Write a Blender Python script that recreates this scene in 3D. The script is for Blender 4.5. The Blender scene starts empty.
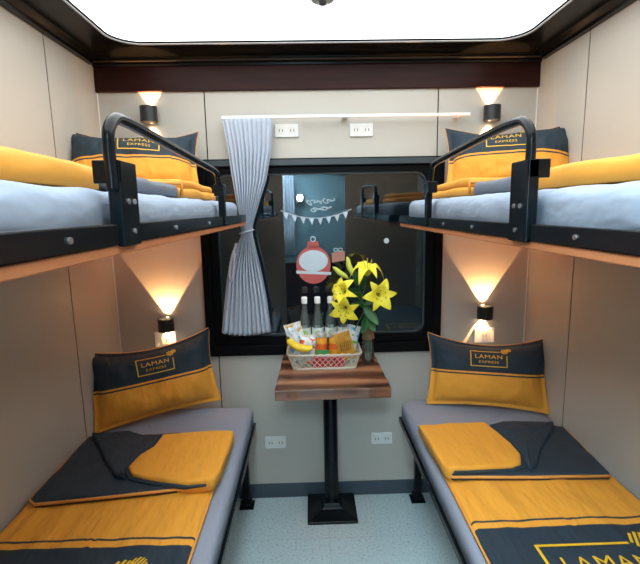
import bpy, bmesh, math, random
from mathutils import Vector, Matrix, noise
random.seed(4)
PI = math.pi
SC = bpy.context.scene
COL = SC.collection

# ------------------------------------------------------------------ materials
MATS = {}
def new_mat(name):
    m = bpy.data.materials.new(name); m.use_nodes = True
    nt = m.node_tree; b = nt.nodes['Principled BSDF']
    MATS[name] = m
    return m, nt, b
def N(nt, t, **kw):
    n = nt.nodes.new(t)
    for k, v in kw.items():
        if k.startswith('i_'): n.inputs[k[2:].replace('_', ' ')].default_value = v
        else: setattr(n, k, v)
    return n
def L(nt, a, b): nt.links.new(a, b)
def objcoord(nt, scale=(1, 1, 1)):
    tc = N(nt, 'ShaderNodeTexCoord'); mp = N(nt, 'ShaderNodeMapping')
    mp.inputs['Scale'].default_value = scale
    L(nt, tc.outputs['Object'], mp.inputs['Vector'])
    return mp.outputs['Vector']
def bump(nt, b, fac, strength, dist):
    bp = N(nt, 'ShaderNodeBump'); bp.inputs['Strength'].default_value = strength
    bp.inputs['Distance'].default_value = dist
    L(nt, fac, bp.inputs['Height']); L(nt, bp.outputs['Normal'], b.inputs['Normal'])
def simple(name, col, rough=.5, metal=0., var=0., vscale=8, bmp=0., bscale=60, spec=None, coat=0, bd=.002, vs=(1,1,1)):
    m, nt, b = new_mat(name)
    c = (*col, 1)
    b.inputs['Base Color'].default_value = c
    b.inputs['Roughness'].default_value = rough
    b.inputs['Metallic'].default_value = metal
    if spec is not None: b.inputs['Specular IOR Level'].default_value = spec
    if coat: b.inputs['Coat Weight'].default_value = coat; b.inputs['Coat Roughness'].default_value = .08
    v = objcoord(nt, vs)
    if var:
        n = N(nt, 'ShaderNodeTexNoise', i_Scale=vscale, i_Detail=4.)
        L(nt, v, n.inputs['Vector'])
        r = N(nt, 'ShaderNodeMapRange'); r.inputs['To Min'].default_value = 1-var; r.inputs['To Max'].default_value = 1+var
        L(nt, n.outputs['Fac'], r.inputs['Value'])
        mx = N(nt, 'ShaderNodeVectorMath', operation='SCALE'); mx.inputs[0].default_value = col
        L(nt, r.outputs['Result'], mx.inputs['Scale']); L(nt, mx.outputs['Vector'], b.inputs['Base Color'])
    if bmp:
        n2 = N(nt, 'ShaderNodeTexNoise', i_Scale=bscale, i_Detail=3.)
        L(nt, v, n2.inputs['Vector']); bump(nt, b, n2.outputs['Fac'], bmp, bd)
    return m
def emis(name, col, s):
    m, nt, b = new_mat(name)
    b.inputs['Base Color'].default_value = (*col, 1)
    b.inputs['Emission Color'].default_value = (*col, 1); b.inputs['Emission Strength'].default_value = s
    return m
def clear(name, tint, ior, rough=0., haze=0.):
    m, nt, b = new_mat(name); nt.nodes.remove(b)
    out = nt.nodes['Material Output']
    f = N(nt, 'ShaderNodeFresnel', i_IOR=ior)
    t = N(nt, 'ShaderNodeBsdfTransparent'); t.inputs['Color'].default_value = (*tint, 1)
    g = N(nt, 'ShaderNodeBsdfGlossy', i_Roughness=rough)
    n = N(nt, 'ShaderNodeTexNoise', i_Scale=3.); bp = N(nt, 'ShaderNodeBump', i_Strength=.004, i_Distance=.01)
    L(nt, n.outputs['Fac'], bp.inputs['Height']); L(nt, bp.outputs['Normal'], g.inputs['Normal'])
    mx = N(nt, 'ShaderNodeMixShader')
    L(nt, f.outputs['Fac'], mx.inputs['Fac']); L(nt, t.outputs['BSDF'], mx.inputs[1]); L(nt, g.outputs['BSDF'], mx.inputs[2])
    last = mx.outputs['Shader']
    if haze:
        d = N(nt, 'ShaderNodeBsdfDiffuse'); d.inputs['Color'].default_value = (.62, .74, .74, 1)
        m2 = N(nt, 'ShaderNodeMixShader'); m2.inputs['Fac'].default_value = haze
        L(nt, last, m2.inputs[1]); L(nt, d.outputs['BSDF'], m2.inputs[2]); last = m2.outputs['Shader']
    L(nt, last, out.inputs['Surface'])
    return m

YEL = (.86, .375, .036); DRK = (.014, .032, .050)
M_wall = simple('wall_laminate', (.51, .487, .435), .42, var=.03, vscale=3, bmp=.05, bscale=300)
M_gap = simple('panel_gap', (.02, .018, .016), .8, var=.05)
M_bead = simple('white_bead', (.8, .79, .75), .4, var=.02)
M_black = simple('black_steel', (.004, .007, .010), .24, spec=.22, var=.1, vscale=20, bmp=.06, bscale=120)
M_frame = simple('black_window_frame', (.004, .005, .006), .35, var=.1, vscale=15, bmp=.03, spec=.07)
M_frame2 = simple('grey_head_profile', (.035, .05, .06), .35, var=.08, vscale=15, vs=(.2, 1, 4))
M_crown = simple('black_crown', (.005, .005, .005), .25, var=.1, vscale=5, bmp=.02, spec=.16)
M_brown = simple('dark_mahogany', (.026, .0075, .006), .36, var=.6, vscale=5, vs=(1, 6, 12), spec=.12)
M_strip = simple('bronze_strip', (.07, .055, .045), .3, metal=.5, var=.1)
M_ply = simple('varnished_plywood', (.52, .19, .075), .5, var=.2, vscale=6, vs=(8, 1, 4))
M_steelbolt = simple('steel_bolt', (.45, .46, .47), .35, metal=.9, var=.1)
M_white = simple('white_plastic', (.82, .83, .83), .35, var=.02)
M_hole = simple('socket_slot', (.03, .03, .03), .6, var=.05)
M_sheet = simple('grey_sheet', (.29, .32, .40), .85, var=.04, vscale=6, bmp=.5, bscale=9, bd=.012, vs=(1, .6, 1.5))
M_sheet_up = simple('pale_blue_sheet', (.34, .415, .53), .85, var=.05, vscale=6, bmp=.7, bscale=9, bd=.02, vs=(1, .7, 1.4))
M_orange = simple('orange_piping', (.75, .33, .06), .6, var=.05)
M_dpiping = simple('dark_piping', (.04, .052, .066), .6, var=.05)
M_print = simple('yellow_print', (.80, .47, .02), .5, var=.06, vscale=60)
M_base = simple('grey_vinyl_skirting', (.055, .078, .10), .45, var=.1, vscale=6)
M_lampblk = simple('black_lamp_body', (.012, .012, .013), .4, var=.1)
M_lens = emis('lamp_lens', (1., .72, .42), 10.)
M_panel = emis('ceiling_diffuser', (.90, .97, 1.), 2.85)
M_rim = simple('silver_rim', (.32, .33, .34), .3, metal=.6, var=.05)
M_curt = simple('grey_curtain', (.43, .49, .585), .9, var=.05, vscale=40, bmp=.15, bscale=250, vs=(1, 1, .3))
M_glassw = clear('window_glass', (.80, .88, .90), 1.95)
M_glassb = clear('bottle_glass', (.88, .95, .94), 1.75, haze=.10)
M_glassv = clear('vase_glass', (.86, .93, .90), 1.5, haze=.05)
M_basket = simple('cream_plastic', (.62, .56, .45), .4, var=.04)
M_ban = simple('banana_skin', (.86, .60, .03), .5, var=.12, vscale=25)
M_bantip = simple('banana_tip', (.10, .07, .02), .7, var=.2)
M_jar = simple('amber_jar', (.80, .36, .03), .2, var=.2, vscale=18, coat=.5)
M_jarlab = simple('jar_label', (.75, .12, .02), .4, var=.5, vscale=40)
M_lid = simple('silver_lid', (.70, .72, .70), .3, metal=.7, var=.05)
M_cap = simple('white_cap', (.85, .86, .87), .35, var=.02)
M_blab = simple('pale_label', (.72, .80, .76), .4, var=.06, vscale=30)
M_green = simple('green_mark', (.40, .62, .06), .4, var=.15, vscale=40)
M_redpk = simple('red_packet', (.62, .02, .05), .3, var=.15, vscale=20)
M_grnpk = simple('green_packet', (.05, .30, .08), .35, var=.2, vscale=20)
M_brnpk = simple('tan_packet', (.56, .27, .03), .4, var=.12, vscale=20)
M_ink = simple('dark_ink', (.05, .025, .01), .5, var=.1)
M_petal = simple('lily_petal', (.92, .80, .05), .5, var=.1, vscale=30)
M_bud = simple('lily_bud', (.62, .66, .10), .5, var=.15, vscale=30)
M_leaf = simple('lily_leaf', (.035, .14, .04), .45, var=.3, vscale=25)
M_stem = simple('lily_stem', (.05, .15, .04), .5, var=.2)
M_anther = simple('anther', (.30, .12, .03), .7, var=.2)
M_twine = simple('jute_twine', (.30, .19, .11), .9, var=.3, vscale=60, bmp=.5, bscale=120)
M_stred = simple('red_decal', (.50, .10, .09), .5, var=.1, vscale=20)
M_stpale = simple('pale_decal', (.55, .66, .74), .5, var=.08, vscale=20)
M_sttan = simple('tan_decal', (.45, .22, .17), .5, var=.1, vscale=20)
M_stwhite = simple('white_decal', (.50, .57, .63), .5, var=.05)
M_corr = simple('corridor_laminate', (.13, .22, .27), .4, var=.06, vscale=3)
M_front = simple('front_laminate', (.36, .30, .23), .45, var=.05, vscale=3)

# floor: speckled vinyl with faint tile joints
def floor_mat():
    m, nt, b = new_mat('speckled_vinyl')
    v = objcoord(nt)
    n = N(nt, 'ShaderNodeTexNoise', i_Scale=95., i_Detail=3.); L(nt, v, n.inputs['Vector'])
    r = N(nt, 'ShaderNodeValToRGB'); e = r.color_ramp.elements
    e[0].position = .30; e[0].color = (.32, .41, .45, 1); e[1].position = .42; e[1].color = (.50, .645, .69, 1)
    e2 = r.color_ramp.elements.new(.66); e2.color = (.60, .73, .77, 1)
    L(nt, n.outputs['Fac'], r.inputs['Fac'])
    br = N(nt, 'ShaderNodeTexBrick', offset=0., i_Scale=1.); L(nt, v, br.inputs['Vector'])
    br.inputs['Brick Width'].default_value = .6; br.inputs['Row Height'].default_value = .31
    br.inputs['Mortar Size'].default_value = .0018; br.inputs['Mortar Smooth'].default_value = .5
    br.inputs['Color1'].default_value = br.inputs['Color2'].default_value = (1, 1, 1, 1)
    br.inputs['Mortar'].default_value = (.78, .80, .80, 1)
    mx = N(nt, 'ShaderNodeMix', data_type='RGBA', blend_type='MULTIPLY'); mx.inputs['Factor'].default_value = 1
    L(nt, r.outputs['Color'], mx.inputs[6]); L(nt, br.outputs['Color'], mx.inputs[7])
    L(nt, mx.outputs[2], b.inputs['Base Color']); b.inputs['Roughness'].default_value = .38
    return m
M_floor = floor_mat()

def wood_mat():
    m, nt, b = new_mat('walnut_slab')
    v = objcoord(nt, (1.4, 5, 5))
    n0 = N(nt, 'ShaderNodeTexNoise', i_Scale=2.6, i_Detail=5., i_Distortion=.8); L(nt, v, n0.inputs['Vector'])
    w = N(nt, 'ShaderNodeTexWave', wave_type='BANDS', bands_direction='Y', i_Scale=.55, i_Distortion=9., i_Detail=3.)
    w.inputs['Detail Scale'].default_value = .7
    L(nt, v, w.inputs['Vector'])
    a = N(nt, 'ShaderNodeMix', data_type='FLOAT'); a.inputs['Factor'].default_value = .45
    L(nt, n0.outputs['Fac'], a.inputs[2]); L(nt, w.outputs['Fac'], a.inputs[3])
    mp2 = N(nt, 'ShaderNodeMapping'); mp2.inputs['Scale'].default_value = (6, 110, 110)
    tc2 = N(nt, 'ShaderNodeTexCoord'); L(nt, tc2.outputs['Object'], mp2.inputs['Vector'])
    fg = N(nt, 'ShaderNodeTexNoise', i_Scale=1., i_Detail=2.); L(nt, mp2.outputs['Vector'], fg.inputs['Vector'])
    a2 = N(nt, 'ShaderNodeMath', operation='MULTIPLY_ADD'); a2.inputs[1].default_value = .35
    L(nt, fg.outputs['Fac'], a2.inputs[0]); sb = N(nt, 'ShaderNodeMath', operation='SUBTRACT'); sb.inputs[1].default_value = .175
    L(nt, a.outputs[0], sb.inputs[0]); L(nt, sb.outputs[0], a2.inputs[2])
    r = N(nt, 'ShaderNodeValToRGB'); e = r.color_ramp.elements
    e[0].position = .22; e[0].color = (.045, .018, .010, 1); e[1].position = .80; e[1].color = (.48, .24, .12, 1)
    e2 = r.color_ramp.elements.new(.5); e2.color = (.22, .085, .04, 1)
    L(nt, a2.outputs[0], r.inputs['Fac']); L(nt, r.outputs['Color'], b.inputs['Base Color'])
    b.inputs['Roughness'].default_value = .3; b.inputs['Coat Weight'].default_value = .3
    return m
M_wood = wood_mat()

def band_mat(name, coord, stops, bmp=.5):
    """Woven cloth in bands of colour along one coordinate; stops = [(position 0..1, colour)]"""
    m, nt, b = new_mat(name)
    tc = N(nt, 'ShaderNodeTexCoord'); sp = N(nt, 'ShaderNodeSeparateXYZ')
    if coord == 'UV': L(nt, tc.outputs['UV'], sp.inputs[0])
    else: L(nt, tc.outputs['Object'], sp.inputs[0])
    wob = N(nt, 'ShaderNodeTexNoise', i_Scale=5.); L(nt, tc.outputs['Object'], wob.inputs['Vector'])
    ad = N(nt, 'ShaderNodeMath', operation='MULTIPLY_ADD'); ad.inputs[1].default_value = .012
    L(nt, wob.outputs['Fac'], ad.inputs[0]); L(nt, sp.outputs['Y'], ad.inputs[2])
    r = N(nt, 'ShaderNodeValToRGB'); r.color_ramp.interpolation = 'CONSTANT'
    e = r.color_ramp.elements
    e[0].position = 0; e[0].color = (*stops[0][1], 1); e[1].position = stops[1][0]; e[1].color = (*stops[1][1], 1)
    for p, c in stops[2:]:
        q = e.new(p); q.color = (*c, 1)
    if coord == 'UV': L(nt, ad.outputs[0], r.inputs['Fac'])
    else:
        mr = N(nt, 'ShaderNodeMapRange'); mr.inputs['From Min'].default_value = -1; mr.inputs['From Max'].default_value = 1
        L(nt, ad.outputs[0], mr.inputs['Value']); L(nt, mr.outputs['Result'], r.inputs['Fac'])
    L(nt, r.outputs['Color'], b.inputs['Base Color'])
    b.inputs['Roughness'].default_value = .75; b.inputs['Sheen Weight'].default_value = .03
    mp = N(nt, 'ShaderNodeMapping'); mp.inputs['Rotation'].default_value = (0, 0, .5); mp.inputs['Scale'].default_value = (14, 4, 6)
    L(nt, tc.outputs['Object'], mp.inputs['Vector'])
    n2 = N(nt, 'ShaderNodeTexNoise', i_Scale=1., i_Detail=3.); L(nt, mp.outputs['Vector'], n2.inputs['Vector'])
    bump(nt, b, n2.outputs['Fac'], min(1, bmp*1.5), .03)
    return m
M_pillow = band_mat('two_tone_pillow_cloth', 'UV', [(0, YEL), (.462, DRK), (.482, YEL), (.505, DRK)], .5)
M_duvet = band_mat('two_tone_duvet_cloth', 'OBJ', [(0, DRK), (.5, YEL), (.508, DRK), (.513, YEL)], .5)
M_yel = band_mat('yellow_cloth', 'UV', [(0, YEL), (.999, YEL)], .45)
M_dark = band_mat('slate_cloth', 'UV', [(0, DRK), (.999, DRK)], .35)
M_greycl = simple('grey_blue_cloth', (.17, .195, .235), .8, var=.05, bmp=.3, bscale=12, bd=.01)

# ------------------------------------------------------------------ mesh builder
class MB:
    def __init__(s): s.v = []; s.f = []; s.m = []; s.uv = {}
    def add(s, vs, fs, mi=0):
        o = len(s.v); s.v += [tuple(p) for p in vs]
        for f in fs: s.f.append([i+o for i in f]); s.m.append(mi)
        return o
    def box(s, lo, hi, mi=0):
        (a, b, c), (d, e, f) = lo, hi
        s.add([(a,b,c),(d,b,c),(d,e,c),(a,e,c),(a,b,f),(d,b,f),(d,e,f),(a,e,f)],
              [(3,2,1,0),(4,5,6,7),(0,1,5,4),(1,2,6,5),(2,3,7,6),(3,0,4,7)], mi); return s
    def tube(s, pts, r, n=10, mi=0, closed=False):
        P = [Vector(p) for p in pts]; k = len(P)
        rs = r if isinstance(r, (list, tuple)) else [r]*k
        rings = []; up = None
        for i in range(k):
            if closed: t = P[(i+1) % k]-P[i-1]
            else: t = P[min(i+1, k-1)]-P[max(i-1, 0)]
            t.normalize()
            if up is None:
                up = Vector((0, 0, 1)) if abs(t.z) < .9 else Vector((1, 0, 0))
            a = t.cross(up)
            if a.length < 1e-6: a = t.orthogonal()
            a.normalize(); b = a.cross(t).normalized(); up = b
            rings.append([P[i]+a*math.cos(2*PI*j/n)*rs[i]+b*math.sin(2*PI*j/n)*rs[i] for j in range(n)])
        vs = [p for R in rings for p in R]; fs = []
        m = k if closed else k-1
        for i in range(m):
            for j in range(n):
                i2 = (i+1) % k
                fs.append((i*n+j, i*n+(j+1) % n, i2*n+(j+1) % n, i2*n+j))
        if not closed:
            fs.append(tuple(range(n-1, -1, -1))); fs.append(tuple((k-1)*n+j for j in range(n)))
        s.add(vs, fs, mi); return s
    def lathe(s, prof, c=(0, 0, 0), n=20, mi=0, cap=True):
        vs = []; fs = []; k = len(prof)
        for r, z in prof:
            for j in range(n): vs.append((c[0]+r*math.cos(2*PI*j/n), c[1]+r*math.sin(2*PI*j/n), c[2]+z))
        for i in range(k-1):
            for j in range(n): fs.append((i*n+j, i*n+(j+1) % n, (i+1)*n+(j+1) % n, (i+1)*n+j))
        if cap:
            fs.append(tuple(range(n-1, -1, -1))); fs.append(tuple((k-1)*n+j for j in range(n)))
        s.add(vs, fs, mi); return s
    def grid(s, fn, nu, nv, mi=0, uv=False, flip=False):
        o = len(s.v)
        for j in range(nv+1):
            for i in range(nu+1):
                u, v = i/nu, j/nv
                if uv: s.uv[len(s.v)] = (u, v)
                s.v.append(tuple(fn(u, v)))
        for j in range(nv):
            for i in range(nu):
                a = o+j*(nu+1)+i; q = [a, a+1, a+nu+2, a+nu+1]
                s.f.append(q[::-1] if flip else q); s.m.append(mi)
        return s
    def ring(s, outer, inner, y0, y1, mi=0):
        """frame between two equal-length outlines of (x, z), from y0 (room side) to y1"""
        n = len(outer)
        vs = [(x, y0, z) for x, z in outer]+[(x, y0, z) for x, z in inner]+[(x, y1, z) for x, z in outer]+[(x, y1, z) for x, z in inner]
        fs = []
        for i in range(n):
            j = (i+1) % n
            fs += [(i, j, n+j, n+i), (2*n+j, 2*n+i, 3*n+i, 3*n+j), (j, i, 2*n+i, 2*n+j), (n+i, n+j, 3*n+j, 3*n+i)]
        s.add(vs, fs, mi); return s
    def pad(s, outline, z0, z1, R, seg, amp=0., freq=6., seed=0., dome=0., mi=0, step=.02, nr=10, sink=False):
        """soft sheet/cushion: outline (x, y) extruded z0..z1 with a rounded top edge, medial segment seg"""
        pts = []; n = len(outline)
        for i in range(n):
            a, b = Vector(outline[i]), Vector(outline[(i+1) % n]); k = max(1, int((b-a).length/step))
            pts += [a.lerp(b, t/k) for t in range(k)]
        ar = sum(pts[i-1].x*pts[i].y-pts[i].x*pts[i-1].y for i in range(len(pts)))
        if ar < 0: pts.reverse()
        n = len(pts)
        nor = []
        for i in range(n):
            t = pts[(i+1) % n]-pts[i-1]; t.normalize(); nor.append(Vector((-t.y, t.x)))
        A, B = Vector(seg[0]), Vector(seg[1]); AB = B-A; l2 = max(AB.length_squared, 1e-9)
        rings = [[(p.x, p.y, z0) for p in pts]]
        for k in range(7):
            th = k/6*PI/2; d = R*(1-math.cos(th)); z = z1-R+R*math.sin(th)
            rings.append([(p.x+q.x*d, p.y+q.y*d, z) for p, q in zip(pts, nor)])
        base = rings[-1]
        for k in range(1, nr+1):
            t = k/nr; rg = []
            for (x, y, z) in base:
                p = Vector((x, y)); u = max(0, min(1, (p-A).dot(AB)/l2)); c = A+AB*u
                q = p.lerp(c, t*.94); rg.append((q.x, q.y, z+dome*(1-(1-t)**2)))
            rings.append(rg)
        vs = []
        for k, rg in enumerate(rings):
            for (x, y, z) in rg:
                w = 0 if k == 0 else (min(1, k/4))
                dz = amp*w*noise.fractal(Vector((x*freq+seed, y*freq*.8-seed, seed)), 1, 2, 3) if amp else 0
                if sink: dz = -abs(dz)
                dx = amp*.6*w*noise.noise(Vector((x*freq*1.5, y*freq*1.5+seed, z*20))) if amp and k < 8 else 0
                vs.append((x+dx, y+dx*.4, z+dz))
        fs = []
        for k in range(len(rings)-1):
            for i in range(n): fs.append((k*n+i, k*n+(i+1) % n, (k+1)*n+(i+1) % n, (k+1)*n+i))
        fs.append(tuple(range(n-1, -1, -1))); last = (len(rings)-1)*n
        fs.append(tuple(last+i for i in range(n)))
        s.add(vs, fs, mi); return s
    def build(s, name, mats, parent=None, loc=None, smooth=False, bevel=0., local=False, bseg=2):
        """local=False: coordinates are world ones. loc = where the origin goes for a top-level mesh."""
        me = bpy.data.meshes.new(name)
        off = Vector(loc) if (loc is not None and not local) else Vector((0, 0, 0))
        me.from_pydata([tuple(Vector(p)-off) for p in s.v], [], s.f)
        for m in (mats if isinstance(mats, (list, tuple)) else [mats]): me.materials.append(m)
        for p, mi in zip(me.polygons, s.m): p.material_index = mi; p.use_smooth = smooth
        if s.uv:
            ul = me.uv_layers.new(name='UVMap')
            for lp in me.loops: ul.data[lp.index].uv = s.uv.get(lp.vertex_index, (0, 0))
        me.validate(); me.update()
        o = bpy.data.objects.new(name, me); COL.objects.link(o)
        if loc is not None: o.location = loc
        if parent is not None:
            o.parent = parent
            if not local: o.matrix_parent_inverse = parent.matrix_basis.inverted()
        if bevel:
            bv = o.modifiers.new('bevel', 'BEVEL'); bv.width = bevel; bv.segments = bseg; bv.limit_method = 'ANGLE'
        return o
def rrect(x0, x1, z0, z1, r, k=6):
    out = []
    for cx, cz, a0 in ((x1-r, z1-r, 0), (x0+r, z1-r, 90), (x0+r, z0+r, 180), (x1-r, z0+r, 270)):
        for i in range(k+1):
            a = math.radians(a0+90*i/k); out.append((cx+r*math.cos(a), cz+r*math.sin(a)))
    return out
def tag(o, label, cat, group=None):
    o['label'] = label; o['category'] = cat
    if group: o['group'] = group
    return o
def thing(name, loc, label, cat, group=None, rot=None):
    o = bpy.data.objects.new(name, None); COL.objects.link(o); o.location = loc; o.empty_display_size = .05
    if rot: o.rotation_euler = rot
    return tag(o, label, cat, group)
def struct(o): o['kind'] = 'structure'; return o
def smoothpath(pts, k=6):
    """Catmull-Rom through pts"""
    P = [Vector(p) for p in pts]; P = [P[0]*2-P[1]]+P+[P[-1]*2-P[-2]]; out = []
    for i in range(1, len(P)-2):
        for t in range(k):
            t /= k; a, b, c, d = P[i-1], P[i], P[i+1], P[i+2]
            out.append(.5*((2*b)+(c-a)*t+(2*a-5*b+4*c-d)*t*t+(3*b-a-3*c+d)*t**3))
    out.append(P[-2]); return out
def lerptab(tab, x):
    if x <= tab[0][0]: return tab[0][1]
    for (a, p), (b, q) in zip(tab, tab[1:]):
        if x <= b: return p+(q-p)*(x-a)/(b-a)
    return tab[-1][1]

# ------------------------------------------------------------------ room shell
YF = -2.25; YC = -3.25; ZT = 2.3
f = MB(); f.box((-1.06, YC-.05, -.05), (1.06, .06, 0)); struct(f.build('floor', M_floor))
f = MB(); f.box((-1.06, YC-.05, ZT), (1.06, .06, ZT+.05)); struct(f.build('ceiling', M_crown))
WX0, WX1, WZ0, WZ1 = -.571, .571, .779, 1.713
SL, SR = -.522, .541
w = MB()
def wp(x0, x1, z0, z1): w.box((x0, 0, z0), (x1, .04, z1), 0)
g = .0028
wp(-1.05, WX0, 0, ZT)
wp(WX0, SL-g, 0, WZ0); wp(WX0, SL-g, WZ1, ZT); wp(SL+g, SR-g, 0, WZ0); wp(SL+g, SR-g, WZ1, ZT)
wp(SR+g, WX1, 0, WZ0); wp(SR+g, WX1, WZ1, ZT); wp(WX1, 1.05, 0, ZT)
for x in (SL, SR):
    w.box((x-g, .003, 0), (x+g, .04, WZ0), 1); w.box((x-g, .003, WZ1), (x+g, .04, ZT), 1)
struct(w.build('wall_back', [M_wall, M_gap]))
def side_wall(name, s, seam):
    g = .0034
    w = MB(); ys = [YC, -2.75, -1.58, -.98+0, seam, 0]
    ys = [YC, YF-.02, -1.62, seam-.6, seam, .0]
    for a, b in zip(ys, ys[1:]):
        w.box((min(s, s*1.04), a+g, 0), (max(s, s*1.04), b-(g if b < 0 else -.04), ZT), 0)
    w.box((min(s*1.002, s*1.045), YC, 0), (max(s*1.002, s*1.045), .04, ZT), 1)
    struct(w.build(name, [M_wall, M_gap]))
side_wall('wall_left', -1, -.390); side_wall('wall_right', 1, -.372)
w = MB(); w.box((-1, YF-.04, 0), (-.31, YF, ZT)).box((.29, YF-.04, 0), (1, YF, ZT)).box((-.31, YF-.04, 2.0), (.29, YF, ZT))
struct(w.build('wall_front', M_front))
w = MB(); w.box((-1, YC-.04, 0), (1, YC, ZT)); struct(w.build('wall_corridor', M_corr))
w = MB(); w.box((-1, -.006, 0), (1, 0, .078)); struct(w.build('baseboard_back', M_base, bevel=.002))
for s, nm in ((-1, 'left'), (1, 'right')):
    w = MB(); w.box((min(s, s*.994), -2.2, 0), (max(s, s*.994), -.006, .078)); struct(w.build('baseboard_'+nm, M_base, bevel=.002))
# corner beads
for i, s in enumerate((-1, 1)):
    w = MB(); w.box((min(s, s*.994), -.006, .078), (max(s, s*.994), 0, 2.012)); struct(w.build('trim_%d' % (i+1), M_bead, bevel=.002))
# mahogany board across the back wall, crown mouldings
w = MB(); w.box((-1, -.016, 2.013), (1, 0, 2.118)); struct(w.build('trim_3', M_brown, bevel=.003))
w = MB()
prof = [(0, 2.118), (.022, 2.118), (.024, 2.126), (.018, 2.130), (.026, 2.138), (.034, 2.150), (.05, 2.158), (.05, 2.2), (0, 2.2)]
def extr(w, pf, axis, a, b, s=1, mi=0):
    vs = []
    for t in (a, b):
        for d, z in pf: vs.append((t, -d, z) if axis == 'x' else (s*(1-d), t, z))
    n = len(pf); fs = [(i, (i+1) % n, n+(i+1) % n, n+i) for i in range(n)]+[tuple(range(n)), tuple(range(2*n-1, n-1, -1))]
    w.add(vs, fs, mi)
extr(w, prof, 'x', -1, 1); struct(w.build('trim_4', M_crown))
w = MB(); w.box((-.99, -.036, 2.1345), (.99, -.018, 2.1395)); struct(w.build('trim_5', M_strip))
for i, s in enumerate((-1, 1)):
    w = MB(); extr(w, prof, 'y', YF, -.05, s); struct(w.build('trim_%d' % (6+i), M_crown))
# soffit: black ring with a rounded opening, lip turned up to the lit panel
PX0, PX1, PY0, PY1 = -.835, .84, -1.95, -.165
SZ = 2.152
w = MB()
inn = rrect(PX0, PX1, PY0, PY1, .12, 8); inn2 = rrect(PX0+.012, PX1-.012, PY0+.012, PY1-.012, .11, 8)
def perim(pt):
    x, y = pt; cx, cy = (PX0+PX1)/2, (PY0+PY1)/2; hx, hy = .98, None
    return (max(-.97, min(.97, cx+(x-cx)*1.0)), y)
no = len(inn); out = []
corners = [(.97, -.03), (-.97, -.03), (-.97, YF), (.97, YF)]
k = 9
for c in range(4):
    for i in range(k):
        x, y = inn[c*k+i]; X, Y = corners[c]
        if i < k//2: out.append((X, y) if c in (0, 2) else (x, Y))
        elif i == k//2: out.append((X, Y))
        else: out.append((x, Y) if c in (0, 2) else (X, y))
vs = [(x, y, SZ) for x, y in out]+[(x, y, SZ) for x, y in inn]+[(x, y, SZ+.014) for x, y in inn2]+[(x, y, SZ+.03) for x, y in out]
fs = []
for i in range(no):
    j = (i+1) % no
    fs += [(i, j, no+j, no+i), (no+i, no+j, 2*no+j, 2*no+i), (2*no+i, 2*no+j, 3*no+j, 3*no+i)]
w.add(vs, [q[::-1] for q in fs]); struct(w.build('trim_8', M_crown))
t = thing('ceiling_light_panel', (0, -1.05, SZ+.012), 'large white glowing ceiling panel with rounded corners set in black soffit', 'ceiling light')
w = MB(); n2 = rrect(PX0+.012, PX1-.012, PY0+.012, PY1-.012, .11, 8)
w.add([(x, y, SZ+.012) for x, y in n2]+[(x, y, SZ+.028) for x, y in n2],
      [tuple(range(len(n2)-1, -1, -1)), tuple(range(len(n2), 2*len(n2)))]+[(i, (i+1) % len(n2), len(n2)+(i+1) % len(n2), len(n2)+i) for i in range(len(n2))])
w.build('diffuser', M_panel, t)
w = MB(); n3 = rrect(PX0+.004, PX1-.004, PY0+.004, PY1-.004, .117, 8)
w.tube([(x, y, SZ+.004) for x, y in n3], .004, 6, closed=True); w.build('rim', M_rim, t, smooth=True)
t = thing('ceiling_detector', (-.002, -.560, SZ+.012), 'small round grey detector on the glowing ceiling panel', 'detector')
w = MB(); w.lathe([(.042, 0), (.044, -.006), (.036, -.016), (.012, -.02), (.001, -.02)], (-.002, -.560, SZ+.0115), 24); w.build('housing', M_rim, t, smooth=True)
w = MB(); w.lathe([(.012, 0), (.012, -.008), (.001, -.008)], (-.002, -.560, SZ-.0085), 16); w.build('sensor_cap', M_hole, t)

# window
win = struct(bpy.data.objects.new('window_1', None)); COL.objects.link(win); win.location = (0, 0, WZ0)
win['label'] = 'wide black framed train window with dark night glass'
w = MB(); w.ring(rrect(WX0-.003, WX1+.003, WZ0-.002, WZ1+.002, .012), rrect(-.535, .535, .828, 1.678, .03), -.02, .038); w.build('frame', M_frame, win, bevel=.003)
w = MB(); w.box((-.5685, -.0225, 1.683), (.5685, -.0195, 1.709)); w.build('head_strip', M_frame2, win, bevel=.001)
w = MB(); w.ring(rrect(-.535, .535, .828, 1.678, .03), rrect(-.494, .494, .872, 1.648, .05), -.006, .036); w.build('sash', M_frame, win, bevel=.004)
w = MB(); w.ring(rrect(-.494, .494, .872, 1.648, .05), rrect(-.488, .488, .878, 1.642, .046), .0, .03); w.build('gasket', M_frame2, win)
w = MB(); w.box((-.5, .016, .86), (.5, .020, 1.66)); w.build('glass_pane', M_glassw, win)

# decals on the glass (room side, y = .0155)
def flat(w, poly, y=.0150, th=.0008, mi=0):
    n = len(poly)
    w.add([(x, y, z) for x, z in poly]+[(x, y+th, z) for x, z in poly],
          [tuple(range(n)), tuple(range(2*n-1, n-1, -1))]+[((i+1) % n, i, n+i, n+(i+1) % n) for i in range(n)], mi)
def disc(cx, cz, rx, rz=None, n=28, a0=0, a1=2*PI): 
    rz = rz or rx
    return [(cx+rx*math.cos(a0+(a1-a0)*i/n), cz+rz*math.sin(a0+(a1-a0)*i/n)) for i in range(n if a1-a0 > 6.2 else n+1)]
t = thing('festive_decal', (-.045, .015, 1.12), 'red round bauble decal with pale band stuck on window glass', 'sticker')
w = MB(); flat(w, disc(-.045, 1.215, .083, .092)); w.build('bauble_shape', M_stred, t)
w = MB(); flat(w, [(-.045+.07*math.cos(a), 1.235+.052*math.sin(a)) for a in [2*PI*i/28 for i in range(28)]], y=.0142); w.build('pale_band', M_stpale, t)
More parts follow.
